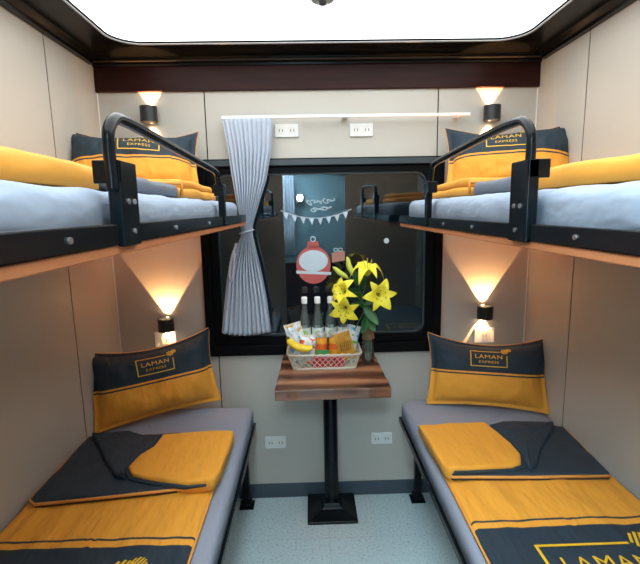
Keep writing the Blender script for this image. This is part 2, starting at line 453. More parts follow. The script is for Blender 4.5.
w = MB(); flat(w, [(-.075, 1.300), (-.015, 1.300), (-.02, 1.33), (-.07, 1.33)]); w.build('bauble_cap', M_stred, t)
w = MB(); w.tube([(-.045+.012*math.cos(a), .0145, 1.34+.012*math.sin(a)) for a in [2*PI*i/14 for i in range(14)]], .0025, 5, closed=True); w.build('hanging_loop', M_stpale, t)
w = MB(); flat(w, [(-.128, 1.175), (.038, 1.165), (.04, 1.178), (-.13, 1.19)], y=.0142); w.build('lower_band', M_stpale, t)
t = thing('gift_box_decal', (.075, .015, 1.25), 'small tan gift box decal with a bow on window glass', 'sticker')
w = MB(); flat(w, [(.045, 1.225), (.108, 1.235), (.106, 1.28), (.043, 1.272)]); w.build('box_shape', M_sttan, t)
w = MB()
for dx in (-.011, .011): w.tube([(.075+dx+.010*math.cos(a), .0145, 1.286+.008*math.sin(a)) for a in [2*PI*i/12 for i in range(12)]], .002, 5, closed=True)
w.build('bow', M_stwhite, t)
t = thing('bunting_decal', (-.03, .015, 1.44), 'white pennant garland decal strung across upper window glass', 'sticker')
gx = lambda u: (-.195+.335*u, 1.478-.062*4*u*(1-u)*.62)
w = MB(); w.tube([(gx(i/24)[0], .0148, gx(i/24)[1]) for i in range(25)], .0018, 5); w.build('string', M_stwhite, t)
for i in range(8):
    u = (i+.6)/8.3; x, z = gx(u); w = MB(); flat(w, [(x-.013, z), (x+.013, z), (x+.002, z-.032)]); w.build('pennant', [M_stwhite, M_stpale][i % 2], t)
t = thing('script_decal', (-.01, .015, 1.5), 'white looping script decal above pennant garland on window glass', 'sticker')
for (x0, x1, z, a, ph) in ((-.075, .06, 1.512, .014, 0), (-.05, .045, 1.478, .009, 1.3)):
    w = MB(); n = 60
    w.tube([(x0+(x1-x0)*i/n+.008*math.sin(i*.9+ph), .0148, z+a*math.sin(i*.55+ph)*(.6+.4*math.sin(i*.21))+.01*i/n) for i in range(n+1)], .0022, 5)
    w.build('script_line', M_stwhite, t, smooth=True)
w = MB(); flat(w, disc(.309, 1.325, .013, n=20)); tag(w.build('round_decal', M_stwhite, loc=(.309, .015, 1.325)), 'small plain white round decal on right half of window', 'sticker')

# curtain rail + curtain
t = thing('curtain_rail', (.12, 0, 1.888), 'slim white curtain rail fixed on wall above the window', 'curtain rail')
w = MB(); w.box((-.44, -.060, 1.882), (.672, -.048, 1.896)); w.build('track', M_white, t, bevel=.003)
for x in (-.40, .11, .62): w = MB(); w.box((x-.012, -.05, 1.884), (x+.012, 0, 1.896)); w.build('bracket', M_white, t)
RX = [(.90, -.254), (1.063, -.268), (1.18, -.286), (1.30, -.310), (1.369, -.325), (1.415, -.323), (1.505, -.292), (1.616, -.251), (1.747, -.224), (1.88, -.215)]
LX = [(.90, -.494), (1.043, -.473), (1.186, -.448), (1.246, -.428), (1.325, -.394), (1.37, -.372), (1.45, -.378), (1.641, -.405), (1.75, -.417), (1.88, -.438)]
ct = thing('curtain', (-.34, -.058, .90), 'grey blue gathered curtain tied back at left of the window', 'curtain')
def cur(u, v):
    z = .905+(1.884-.905)*v
    a, b = lerptab(LX, z), lerptab(RX, z); wd = b-a
    amp = .007+.012*(1-wd/.24)
    fade = min(1, .45+(1.884-z)*3)
    ph = 2*PI*(u*10.5)+1.2*math.sin(z*3+u*4)
    u2 = u+.012*math.sin(ph*1.0+1)
    y = -.056+amp*fade*.8*(math.sin(ph)+.35*math.sin(ph*.47+2))-.004*math.sin(u*PI)
    dz = -.012*math.sin(u*PI*1.0)*(1-v)**2
    return (a+wd*u2, y, z+dz)
w = MB(); w.grid(cur, 150, 60); o = w.build('cloth', M_curt, ct, smooth=True)
sd = o.modifiers.new('t', 'SOLIDIFY'); sd.thickness = .002
w = MB(); pts = []
for i in range(20):
    a = 2*PI*i/20; pts.append((-.350+.032*math.cos(a), -.056+.030*math.sin(a), 1.385+.008*math.cos(a)))
w.tube(pts, .0035, 8, closed=True); w.build('tie_band', M_curt, ct, smooth=True)
w = MB(); w.tube(smoothpath([(-.395, -.085, 1.335), (-.418, -.092, 1.27), (-.432, -.093, 1.20), (-.424, -.096, 1.165), (-.414, -.094, 1.21), (-.405, -.09, 1.29)], 6), .006, 6); w.build('tie_end', M_curt, ct, smooth=True)

# power outlets
def outlet(name, x, z, wd, ht, label, two=True):
    t = thing(name, (x, 0, z), label, 'power outlet')
    w = MB(); w.box((x-wd/2, -.010, z-ht/2), (x+wd/2, 0, z+ht/2)); w.build('cover_plate', M_white, t, bevel=.003)
    for dx in ((-wd*.24, wd*.24) if two else (0,)):
        w = MB(); w.box((x+dx-wd*.16, -.0115, z-ht*.3), (x+dx+wd*.16, -.009, z+ht*.3), 0)
        for q in (-1, 1): w.box((x+dx+q*.007-.0015, -.012, z-.006), (x+dx+q*.007+.0015, -.0113, z+.006), 1)
        w.build('socket', [M_bead, M_hole], t)
outlet('power_outlet', -.155, 1.838, .108, .058, 'white outlet plate under the curtain rail beside the curtain')
outlet('power_outlet', .188, 1.836, .106, .058, 'white outlet plate under the middle of the curtain rail')
outlet('power_outlet', -.257, .310, .108, .064, 'white outlet plate low on wall left of the table leg')
outlet('power_outlet', .286, .316, .106, .062, 'white outlet plate low on wall right of the table leg')
outlet('power_outlet', -.775, .868, .105, .075, 'white outlet plate under lower lamp on the curtain side', False)
outlet('power_outlet', .795, .848, .10, .075, 'white outlet plate under lower lamp, lit by its glare', False)

# wall lamps
LAMPS = []
def wall_lamp(x, z0, z1, label, pw):
    t = thing('wall_lamp', (x, 0, (z0+z1)/2), label, 'wall lamp', 'up and down wall lamps')
    yc, r = -.042, .037; zc = (z0+z1)/2
    w = MB(); h = z1-z0
    w.lathe([(r, 0), (r, h), (r-.003, h), (r-.003, 0), (r, 0)], (x, yc, z0), 28, cap=False); w.build('body', M_lampblk, t, smooth=False)
    w = MB(); w.box((x-.022, -.008, z0+.008), (x+.022, 0, z1-.008)); w.build('wall_plate', M_lampblk, t)
    for sg in (-1, 1):
        w = MB(); w.lathe([(.022, -.002), (.024, 0), (.022, .002)], (x, yc, zc+sg*(h/2-.018)), 20); w.build('lens', M_lens, t)
        ld = bpy.data.lights.new('lamp_beam', 'SPOT'); ld.energy = pw*(1. if sg > 0 else .55); ld.color = (1., .50, .20)
        ld.spot_size = math.radians(68); ld.spot_blend = .08; ld.shadow_soft_size = .004
        lo = bpy.data.objects.new('lamp_beam', ld); COL.objects.link(lo); lo.parent = t
        lo.location = (0, -.0145, sg*(h/2-.012)); lo.rotation_euler = (PI if sg > 0 else 0, 0, 0)
wall_lamp(-.762, 1.876, 1.943, 'black cylindrical wall lamp above upper bunk pillow, on curtain side', 10)
wall_lamp(.775, 1.862, 1.927, 'black cylindrical wall lamp above upper bunk pillow, right of curtain rail', 10)
wall_lamp(-.756, .919, .981, 'black wall lamp above lower pillow, left of the window', 26)
wall_lamp(.780, .942, 1.006, 'black wall lamp above lower pillow, right of the window', 26)

# ------------------------------------------------------------------ printed emblem
def text_bm(body, size, offs=0.):
    cu = bpy.data.curves.new('t', 'FONT'); cu.body = body; cu.size = size; cu.offset = offs; cu.align_x = 'CENTER'; cu.space_character = 1.12; cu.resolution_u = 3
    o = bpy.data.objects.new('t', cu); COL.objects.link(o)
    dg = bpy.context.evaluated_depsgraph_get(); dg.update()
    me = bpy.data.meshes.new_from_object(o.evaluated_get(dg))
    bpy.data.objects.remove(o); bpy.data.curves.remove(cu)
    return me
def emblem(fn, name, parent, ext=True, bold=.004, local=True, sub=.04):
    """framed two-line word mark, 1 unit wide, centred on the origin; fn maps (u, v) to 3-D"""
    bm = bmesh.new()
    def bar(x0, y0, x1, y1):
        vs = [bm.verts.new((a, b, 0)) for a, b in ((x0, y0), (x1, y0), (x1, y1), (x0, y1))]; bm.faces.new(vs)
    H = .28; tk = .026
    bar(-.5, -H, .5, -H+tk); bar(-.5, H-tk, .30, H); bar(-.5, -H+tk, -.5+tk, H-tk); bar(.5-tk, -H+tk, .5, H*.42)
    # striped round leaf at the top right
    for cx, cy, R in ((.43, .29, .10), (.545, .345, .07)):
        for k in range(-2, 3):
            d = k*R*.4; hl = math.sqrt(max(0, R*R-d*d)); th = R*.12
            c, s_ = math.cos(1.15), math.sin(1.15)
            pts = [(d-th, -hl), (d+th, -hl), (d+th, hl), (d-th, hl)]
            bm.faces.new([bm.verts.new((cx+px*s_+py*c*1, cy-px*c+py*s_, 0)) for px, py in pts])
    for body, size, dy, off, sx in (('LAMAN', .205, -.005, 0., 1.02), ('EXPRESS', .115, -.165, 0., 1.15)):
        me = text_bm(body, size, off)
        b2 = bmesh.new(); b2.from_mesh(me); bpy.data.meshes.remove(me)
        mp = {}
        for v in b2.verts: mp[v.index] = bm.verts.new((v.co.x*sx, v.co.y+dy, 0))
        for fc in b2.faces:
            try: bm.faces.new([mp[v.index] for v in fc.verts])
            except ValueError: pass
        b2.free()
    for _ in range(4):
        es = [e for e in bm.edges if e.calc_length() > sub]
        if not es: break
        bmesh.ops.subdivide_edges(bm, edges=es, cuts=1, use_grid_fill=False)
    bmesh.ops.triangulate(bm, faces=bm.faces[:])
    for v in bm.verts: v.co = fn(v.co.x, v.co.y)
    bmesh.ops.recalc_face_normals(bm, faces=bm.faces[:])
    me = bpy.data.meshes.new(name); bm.to_mesh(me); bm.free(); me.materials.append(M_print)
    o = bpy.data.objects.new(name, me); COL.objects.link(o); o.parent = parent
    if not local: o.matrix_parent_inverse = parent.matrix_basis.inverted()
    return o

# ------------------------------------------------------------------ pillows
def pillow(loc, yaw, tilt, wd, ht, T, label, roll=0., lean_bend=0., ears=.05, ew=.16, ex=0.):
    t = thing('pillow', loc, label, 'pillow', 'two tone pillows on the bunks')
    t.matrix_basis = Matrix.Translation(loc) @ Matrix.Rotation(yaw, 4, 'Z') @ Matrix.Rotation(-tilt, 4, 'X') @ Matrix.Rotation(roll, 4, 'Y')
    def shape(u, v):
        x = wd/2*u*(1-.075*(1-v*v)*abs(u))
        z = ht/2+ht/2*v*(1-(ears*2/ht if v > 0 else ears*.7/ht)*(1-u*u)*abs(v))
        if v < 0: z += .0
        a = max(0, 1-(abs(u)/.93)**3.2); b = max(0, 1-(abs(v)/.90)**3.0)
        th = T/2*(a*b)**.55+.0045
        wr = .007*noise.noise(Vector((u*3.2+yaw*9, v*2.6, loc[2]*7)))+.004*noise.noise(Vector((u*8, v*5+yaw*5, 3)))
        bend = lean_bend*(v*.5+.5)**2+.012*noise.noise(Vector((u*1.6+loc[0]*5, v*1.3, 9)))
        return x, z, th, wr, bend
    def front(u, v, eps=0.):
        x, z, th, wr, bd = shape(u, v); return (x, bd-th-wr*min(1, th*20)-eps, z)
    def back(u, v):
        x, z, th, wr, bd = shape(u, v); return (x, bd+th, z)
    w = MB()
    w.grid(lambda a, b: front(a*2-1, b*2-1), 60, 44, uv=True)
    w.grid(lambda a, b: back(a*2-1, b*2-1), 60, 44, uv=True, flip=True)
    w.build('cushion', M_pillow, t, local=True, smooth=True)
    def edge(sk):
        pts = []
        for i in range(40): pts.append((-1+2*i/40, -1))
        for i in range(28): pts.append((1, -1+2*i/28))
        for i in range(40): pts.append((1-2*i/40, 1))
        for i in range(28): pts.append((-1, 1-2*i/28))
        return [(shape(u, v)[0], shape(u, v)[4], shape(u, v)[1]) for u, v in pts]
    w = MB(); w.tube(edge(0),   .0036, 6, closed=True); w.build('piping', M_orange, t, local=True, smooth=True)
    emblem(lambda x, y: Vector(front(x*2*ew/wd+ex, .42+y*2*ew/ht, .0018)), 'printed_emblem', t)
    return t
pillow((-.752, -.205, .565), math.radians(27), math.radians(13), .555, .355, .17, 'two tone pillow on lower bed left of the table', roll=math.radians(-3))
pillow((.740, -.200, .553), math.radians(-15), math.radians(17), .54, .340, .18, 'two tone pillow on lower bed right of the table')
pillow((-.765, -.275, 1.528), math.radians(14), math.radians(22), .53, .315, .17, 'two tone pillow on upper bunk beside the curtain', ex=.12)
pillow((.785, -.240, 1.524), math.radians(-16), math.radians(19), .535, .318, .17, 'two tone pillow on upper bunk on side away from the curtain', ex=-.10)

# ------------------------------------------------------------------ beds and bunks
def rbox_outline(x0, x1, y0, y1, rs):
    """outline with per-corner radii: (x1,y1),(x0,y1),(x0,y0),(x1,y0)"""
    out = []
    for (cx, cy, a0), r in zip(((x1, y1, 0), (x0, y1, 90), (x0, y0, 180), (x1, y0, 270)), rs):
        sx = -1 if a0 in (0, 270) else 1; sy = -1 if a0 in (0, 90) else 1
        for i in range(6):
            a = math.radians(a0+90*i/5); out.append((cx+sx*r+r*math.cos(a), cy+sy*r+r*math.sin(a)))
    return out
def lower_bed(s, xe, ye, foot, side):
    xw = s*.992; x0, x1 = min(xw, xe), max(xw, xe); yn = -1.97
    t = thing('lower_bed', (s*.68, -1., 0), 'black steel lower bed frame on legs %s of the table' % side, 'bed', 'lower beds')
    w = MB(); xi = xe-s*(-.012)
    w.box((min(xe-s*.010, xe+s*.022), yn, .440), (max(xe-s*.010, xe+s*.022), ye-.03, .468)); w.box((x0+.02, ye-.03, .442), (x1-.05, -.007, .466))  # second box: end bar added to stop lamp light leaking to the floor
    w.box((x0+.02, yn, .442), (x1-.01, yn+.026, .468)); w.box((min(xw, xw-s*.03), yn, .442), (max(xw, xw-s*.03), ye, .468))
    w.box((x0+.02, yn, .456), (x1-.012, ye-.01, .470))
    w.build('frame', M_black, t, bevel=.002)
    for (fx, fy) in (foot, (foot[0], -1.8)):
        w = MB(); w.box((fx-.017, fy-.017, .004), (fx+.017, fy+.017, .444)); lg = w.build('leg', M_black, t, bevel=.003)
        w = MB(); w.box((fx-.036, fy-.036, 0), (fx+.036, fy+.034, .007)).box((fx-.024, fy-.024, .007), (fx+.024, fy+.024, .03)); w.build('foot_plate', M_black, lg, bevel=.002)
    # mattress: a thing of its own lying on the frame
    m = MB(); cx = (x0+x1)/2
    rs = (.05, .02, .02, .02) if s < 0 else (.02, .06, .02, .02)
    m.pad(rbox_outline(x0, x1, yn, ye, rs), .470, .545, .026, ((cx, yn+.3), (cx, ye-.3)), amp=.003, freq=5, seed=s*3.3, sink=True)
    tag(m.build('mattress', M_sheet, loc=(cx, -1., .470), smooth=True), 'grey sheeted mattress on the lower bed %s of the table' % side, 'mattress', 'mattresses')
lower_bed(-1, -.350, -.072, (-.408, -.062), 'left'); lower_bed(1, .368, -.050, (.462, -.055), 'right')

def frame_bar_y(w, xa, xb, y0, y1, z0, z1, mi=0): w.box((min(xa, xb), y0, z0), (max(xa, xb), y1, z1), mi)
def upper_bunk(s, zo, yend, py0, py1, path, yep, bolts, side):
    X = s*.345; yn = -1.97; xw = s*.996
    t = thing('upper_bunk', (s*.67, -1., 1.41+zo), 'black framed upper bunk with curved guard rail, %s' % side, 'bunk', 'upper bunks')
    w = MB(); w.box((min(xw, X-s*-.004), yn, 1.412+zo), (max(xw, X+s*.004), yend+.004, 1.427+zo)); w.build('bed_board', M_ply, t, bevel=.002)
    w = MB()
    frame_bar_y(w, X, X+s*.008, yn, yend, 1.427+zo, 1.459+zo)
    frame_bar_y(w, X, X+s*.034, yn, yend, 1.427+zo, 1.432+zo)
    frame_bar_y(w, X+s*.004, xw, yend-.012, yend, 1.427+zo, 1.459+zo)
    frame_bar_y(w, X+s*.004, xw, yn, yn+.012, 1.427+zo, 1.459+zo)
    w.build('side_frame', M_black, t, bevel=.0025)
    # flat bracket that carries the near end of the guard rail
    w = MB(); zt = path[1][1]+.012
    frame_bar_y(w, X-s*.006, X, py0, py1, 1.424+zo, zt)
    frame_bar_y(w, X-s*.006, X+s*.014, py0-.006, py0, 1.424+zo, zt)
    frame_bar_y(w, X-s*.006, X+s*.034, py0-.006, py0, zt-.034, zt)
    br = w.build('rail_bracket', M_black, t, bevel=.002)
    for (dy, z) in ((.3, 1.492), (.68, 1.492), (.55, 1.446)):
        w = MB(); y = py0+(py1-py0)*dy
        w.tube([(X-s*.006, y, z+zo), (X-s*.0085, y, z+zo)], .0042, 8); w.build('bolt', M_steelbolt, br)
    for y in bolts:
        w = MB(); w.tube([(X, y, 1.443+zo), (X-s*.003, y, 1.443+zo)], .0042, 8); w.build('bolt', M_steelbolt, t)
    w = MB(); w.tube(smoothpath([(X+s*.006, y, z) for y, z in path], 7), .0092, 14); w.build('guard_rail', M_black, t, smooth=True)
    w = MB(); ze = path[-1][1]
    frame_bar_y(w, X-s*.005, X, yep-.014, yep+.014, 1.427+zo, ze+.02); frame_bar_y(w, X-s*.005, X+s*.02, yep+.009, yep+.014, 1.427+zo, ze+.02)
    w.build('end_bracket', M_black, t, bevel=.002)
    w = MB(); frame_bar_y(w, X-s*.009, X+s*.022, yep-.045, yep+.012, ze-.008, ze+.03); w.build('rail_clamp', M_black, t, bevel=.003)
    m = MB(); xe = s*.372; x0, x1 = min(xw, xe), max(xw, xe); cx = (x0+x1)/2
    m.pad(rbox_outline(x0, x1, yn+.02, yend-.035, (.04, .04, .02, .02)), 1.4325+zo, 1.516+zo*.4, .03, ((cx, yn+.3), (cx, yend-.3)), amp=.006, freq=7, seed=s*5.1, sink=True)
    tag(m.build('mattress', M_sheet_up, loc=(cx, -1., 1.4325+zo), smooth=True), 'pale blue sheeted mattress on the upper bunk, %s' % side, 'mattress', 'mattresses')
upper_bunk(-1, .004, -.095, -1.447, -1.386, [(-1.452, 1.51), (-1.4525, 1.544), (-1.4535, 1.571), (-1.45, 1.596), (-1.43, 1.615), (-1.395, 1.622), (-1.28, 1.62), (-0.86, 1.608), (-0.7, 1.602), (-0.665, 1.586), (-0.652, 1.558), (-0.648, 1.536)], -.615, (-1.60, -1.17, -.85), 'on the curtain side')
upper_bunk(1, -.014, -.115, -1.306, -1.238, [(-1.29, 1.51), (-1.29, 1.55), (-1.291, 1.586), (-1.286, 1.613), (-1.262, 1.634), (-1.225, 1.641), (-1.1, 1.64), (-0.74, 1.625), (-0.645, 1.618), (-0.615, 1.601), (-0.604, 1.571), (-0.602, 1.535)], -.585, (-1.46, -1.02, -.78), 'away from the curtain')

# ------------------------------------------------------------------ duvets
def wavyline(outline, z, r, w, mi=0, n=14):
    pts = []
    for a, b in zip(outline, outline[1:]):
        A, B = Vector(a), Vector(b); k = max(2, int((B-A).length/.03)); pts += [A.lerp(B, i/k) for i in range(k)]
    pts.append(Vector(outline[-1]))
    w.tube([(p.x, p.y, z+.002*math.sin(i*.9)) for i, p in enumerate(pts)], r, 6, mi)
def ystripe(y): return y
def duvet(s, xw, xe, yh, yf, ystr, flap, yel, puff, logo, side):
    t = thing('duvet', (s*.68, ystr, .547), 'yellow and slate folded duvet on lower bed %s of the table' % side, 'duvet', 'duvets')
    x0, x1 = min(xw, xe), max(xw, xe); cx = (x0+x1)/2
    w = MB(); w.pad(rbox_outline(x0, x1, -1.95, yh, (.03, .03, .03, .03)), .5465, .576, .015, ((cx, -1.65), (cx, yh-.3)), amp=.006, freq=9, seed=s*2., step=.015, nr=22)
    zs = lambda x, y: .576+.006*noise.fractal(Vector((x*9+s*2., y*9*.8-s*2., s*2.)), 1, 2, 3)
    c = w.build('cover', M_duvet, smooth=True, loc=(s*.68, ystr, .547)); c.parent = t; c.location = (0, 0, 0)
    w = MB(); w.tube([(x, y, .562) for x, y in rbox_outline(x0-.001, x1+.001, -1.95, yh, (.03, .03, .03, .03))], .0042, 6, closed=True); w.build('piping', M_orange, t, smooth=True)
    w = MB(); fc = Vector((sum(p[0] for p in flap)/len(flap), sum(p[1] for p in flap)/len(flap)))
    w.pad(flap, .578, .602, .012, (fc+Vector((-.15, 0)), fc+Vector((.15, 0))), amp=.005, freq=7, seed=s*4.); fl = w.build('folded_flap', M_dark, t, smooth=True)
    w = MB(); n = len(flap); w.tube([(x, y, .589) for x, y in smoothpath([(p[0], p[1], 0) for p in flap], 1) for x, y in [(x, y)]] if False else [(p[0], p[1], .590) for p in flap], .0052, 6, closed=True); w.build('flap_piping', M_orange, fl, smooth=True)
    yc = Vector((sum(p[0] for p in yel)/len(yel), sum(p[1] for p in yel)/len(yel)))
    w = MB(); w.pad([(p[0]+s*.010, p[1]-.008) for p in yel], .600, .609, .004, (yc, yc), amp=.002, freq=7, seed=s*6.); w.build('corner_lining', M_dark, t, smooth=True)
    w = MB(); w.pad([(p[0]-s*(.012 if p[0]*s < .42 else 0), p[1]+(.016 if p[1] > -.52 else 0)) for p in yel], .580, .622, .010, (yc+Vector((-.06, .02)), yc+Vector((.06, -.02))), amp=.005, freq=10, seed=s*7.); w.build('turned_corner', M_yel, t, smooth=True)
    pc = Vector((sum(p[0] for p in puff)/len(puff), sum(p[1] for p in puff)/len(puff)))
    w = MB(); w.pad(puff, .600, .622, .012, (pc, pc), amp=.004, freq=9, seed=s*8., dome=.004); w.build('puffed_fold', M_dark, t, smooth=True)
    lx, ly, lw = logo
    emblem(lambda u, v: Vector((lx+u*lw, ly+v*lw*1.0, max(zs(lx+u*lw, ly+v*lw), .576)+.0022)), 'printed_emblem', t, local=False, sub=.05)
def rot90(p): return p
flapL = [(-.965, -.44), (-.90, -.425), (-.66, -.435), (-.40, -.452), (-.392, -.475), (-.402, -.76), (-.415, -.785), (-.71, -.825), (-.935, -.852), (-.962, -.83)]
yelL = [(-.655, -.500), (-.50, -.482), (-.395, -.478), (-.388, -.50), (-.392, -.74), (-.405, -.795), (-.47, -.808), (-.60, -.775), (-.672, -.748), (-.705, -.700), (-.690, -.63), (-.66, -.575)]
puffL = [(-.945, -.450), (-.80, -.44), (-.665, -.505), (-.668, -.585), (-.700, -.65), (-.715, -.71), (-.69, -.755), (-.73, -.745), (-.80, -.655), (-.87, -.55)]
duvet(-1, -.978, -.402, -.405, -1.95, -1.018, flapL, yelL, puffL, (-.70, -1.203, .32), 'left')
flapR = [(.375, -.47), (.65, -.455), (.90, -.455), (.945, -.475), (.935, -.62), (.915, -.80), (.65, -.792), (.40, -.778), (.385, -.76)]
yelR = [(.372, -.480), (.50, -.474), (.625, -.476), (.648, -.54), (.664, -.62), (.662, -.70), (.64, -.75), (.60, -.768), (.45, -.775), (.395, -.772), (.385, -.74)]
puffR = [(.640, -.475), (.70, -.455), (.905, -.47), (.86, -.54), (.76, -.65), (.69, -.755), (.655, -.775), (.670, -.70), (.668, -.62), (.655, -.54)]
duvet(1, .945, .388, -.405, -1.95, -.998, flapR, yelR, puffR, (.682, -1.165, .32), 'right')

def upper_duvet(s, zo, ya, yb, yc, side):
    z = 1.519+zo*.4
    t = thing('duvet', (s*.7, -1., z), 'yellow and grey folded duvet on the upper bunk, %s' % side, 'duvet', 'duvets')
    def band(name, mat, xe, y0, y1, z0, z1, R, sd, parent=t):
        x0, x1 = min(s*.982, s*xe), max(s*.982, s*xe); cx = (x0+x1)/2; m = min((x1-x0), abs(y1-y0))/2-.01
        w = MB()
        sg = ((cx, y0+m), (cx, y1-m)) if (y1-y0) > (x1-x0) else ((x0+m, (y0+y1)/2), (x1-m, (y0+y1)/2))
        w.pad(rbox_outline(x0, x1, y0, y1, (.03, .03, .03, .03)), z0, z1, R, sg, amp=.005, freq=8, seed=s*sd)
        return w.build(name, mat, parent, smooth=True)
    band('cover', M_yel, .425, -1.95, ya-.015, z, z+.042, .02, 3)
    band('lining_edge', M_greycl, .415, ya-.012, ya+.016, z, z+.034, .013, 5)
    band('folded_flap', M_greycl, .415, ya+.020, yb-.006, z, z+.034, .016, 7)
    x0 = s*.413; 
    for q in (ya+.018, yb-.002):
        w = MB(); w.tube([(x0, q, z+.003), (x0, q, z+.036), (x0+s*.1, q, z+.04)], .006, 6); w.build('piping', M_orange, t, smooth=True)
    band('turned_corner', M_yel, .417, yb, yc, z, z+.026, .012, 9)
    band('turned_corner', M_yel, .425, yb+.04, yc-.02, z+.027, z+.052, .012, 11)
upper_duvet(-1, .004, -1.295, -.86, -.36, 'on the curtain side')
upper_duvet(1, -.014, -1.135, -.80, -.36, 'away from the curtain')

# ------------------------------------------------------------------ table
TX = .02
t = thing('table', (TX, -.115, 0), 'walnut slab table on a black pedestal under the window', 'table')
w = MB()
def tabtop():
    ol = [(-.213, -.455), (.252, -.452), (.246, -.2), (.243, -.006), (-.203, -.006), (-.208, -.2)]
    vs = []; fs = []; pts = []
    for i in range(len(ol)):
        a, b = Vector(ol[i]), Vector(ol[(i+1) % len(ol)]); pts += [a.lerp(b, k/10)+Vector((.0015*math.sin(i*3+k*1.7), .0015*math.sin(k*2.1+i))) for k in range(10)]
    n = len(pts)
    pts = [Vector((p.x, min(p.y, -.004))) for p in pts]
    vs = [(p.x, p.y, .730) for p in pts]+[(p.x, p.y, .775) for p in pts]
    w.add(vs, [tuple(range(n-1, -1, -1)), tuple(range(n, 2*n))]+[(i, (i+1) % n, n+(i+1) % n, n+i) for i in range(n)])
tabtop(); w.build('tabletop', M_wood, t, bevel=.004)
w = MB(); w.lathe([(.034, .030), (.034, .722)], (TX, -.112, 0), 28); w.build('pedestal', M_black, t, smooth=False, bevel=.001)
w = MB(); w.box((TX-.10, -.212, .722), (TX+.10, -.012, .730)); w.build('mount_plate', M_black, t)
w = MB()
def sq(h, z): return [(TX-h, -.112-h*.92, z), (TX+h, -.112-h*.92, z), (TX+h, -.112+h*.92, z), (TX-h, -.112+h*.92, z)]
vs = sq(.121, 0)+sq(.121, .012)+sq(.110, .017)+sq(.050, .034)+sq(.037, .056)
fs = [(3, 2, 1, 0), (16, 17, 18, 19)]
for k in range(4):
    for i in range(4): fs.append((k*4+i, k*4+(i+1) % 4, (k+1)*4+(i+1) % 4, (k+1)*4+i))
w.add(vs, fs); w.build('base', M_black, t, bevel=.003)

# ------------------------------------------------------------------ basket and what is in it
BZ = .7755
bt = thing('basket', (-.007, -.16, BZ), 'cream openwork plastic basket of snacks on the table', 'basket')
bo = rrect(-.148, .134, -.238, -.082, .03, 5); to = rrect(-.172, .158, -.256, -.066, .035, 5)
def loopat(h, tt):
    """point of the basket wall at perimeter fraction tt, height fraction h"""
    a = _param(bo, tt); b = _param(to, tt); p = a.lerp(b, h); return (p.x, p.y, BZ+.003+.071*h)
def _param(ol, tt):
    n = len(ol); d = [(Vector(ol[(i+1) % n])-Vector(ol[i])).length for i in range(n)]; Ltot = sum(d); x = (tt % 1)*Ltot
    for i in range(n):
        if x <= d[i] or i == n-1: return Vector(ol[i]).lerp(Vector(ol[(i+1) % n]), min(1, x/d[i]) if d[i] else 0)
        x -= d[i]
w = MB(); NP, NR = 36, 4
idx = {}
def vid(i, j):
    key = (i % (2*NP), j)
    if key not in idx: idx[key] = len(w.v); w.v.append(loopat(.10+.80*j/NR, key[0]/(2*NP)))
    return idx[key]
for j in range(0, NR+1):
    for i in range(2*NP):
        if (i+j) % 2 == 0:   # a diamond whose centre is (i, j)
            q = [(i-1, j), (i, j-1), (i+1, j), (i, j+1)]
            q = [c for c in q if 0 <= c[1] <= NR]
            if len(q) >= 3: w.f.append([vid(*c) for c in q]); w.m.append(0)
o = w.build('lattice_wall', M_basket, bt)
wf = o.modifiers.new('w', 'WIREFRAME'); wf.thickness = .0052; wf.use_even_offset = False; wf.use_boundary = True
w = MB(); w.tube([(loopat(1, i/128)[0], loopat(1, i/128)[1], BZ+.071+.004*abs(math.sin(i*PI/4))) for i in range(128)], .0045, 6, closed=True); w.build('scalloped_rim', M_basket, bt, smooth=True)
w = MB(); n = len(bo); b2 = rrect(-.150, .136, -.240, -.080, .03, 5)
w.add([(x, y, BZ) for x, y in b2]+[(x, y, BZ+.004) for x, y in b2], [tuple(range(n-1, -1, -1)), tuple(range(n, 2*n))]+[(i, (i+1) % n, n+(i+1) % n, n+i) for i in range(n)])
w.tube([loopat(.06, i/96) for i in range(96)], .005, 6, closed=True); w.build('base', M_basket, bt)
IN = BZ+.0045
def bottle(x, y, label):
    t = thing('bottle', (x, y, IN), label, 'bottle', 'water bottles in the basket')
    w = MB(); w.lathe([(.022, 0), (.0275, .004), (.0275, .155), (.026, .175), (.019, .215), (.0125, .245), (.011, .262), (.0115, .288)], (x, y, IN), 22); w.build('glass', M_glassb, t, smooth=True)
    w = MB(); w.lathe([(.0135, .274), (.0138, .277), (.0138, .301), (.012, .304), (.001, .304)], (x, y, IN), 20); w.build('cap', M_cap, t, smooth=True)
    w = MB(); w.lathe([(.0281, .115), (.0281, .163)], (x, y, IN), 22, cap=False); lb = w.build('paper_label', M_blab, t, smooth=True)
    w = MB(); vs = [(x, y-.0284, IN+.143)]
    for i in range(16):
        a = 2*PI*i/16; dx = .0135*math.cos(a); vs.append((x+dx, y-math.sqrt(.0284**2-dx*dx)-.0002, IN+.138+.0135*math.sin(a)))
    w.add(vs, [(0, 1+i, 1+(i+1) % 16) for i in range(16)]); w.build('green_mark', M_green, lb)
bottle(-.092, -.117, 'clear water bottle with white cap, leftmost in the basket')
bottle(-.032, -.117, 'clear water bottle with white cap, second from left in basket')
bottle(.028, -.117, 'clear water bottle with white cap, third from left in basket')
bottle(.087, -.117, 'clear water bottle in basket, behind the lily flowers')
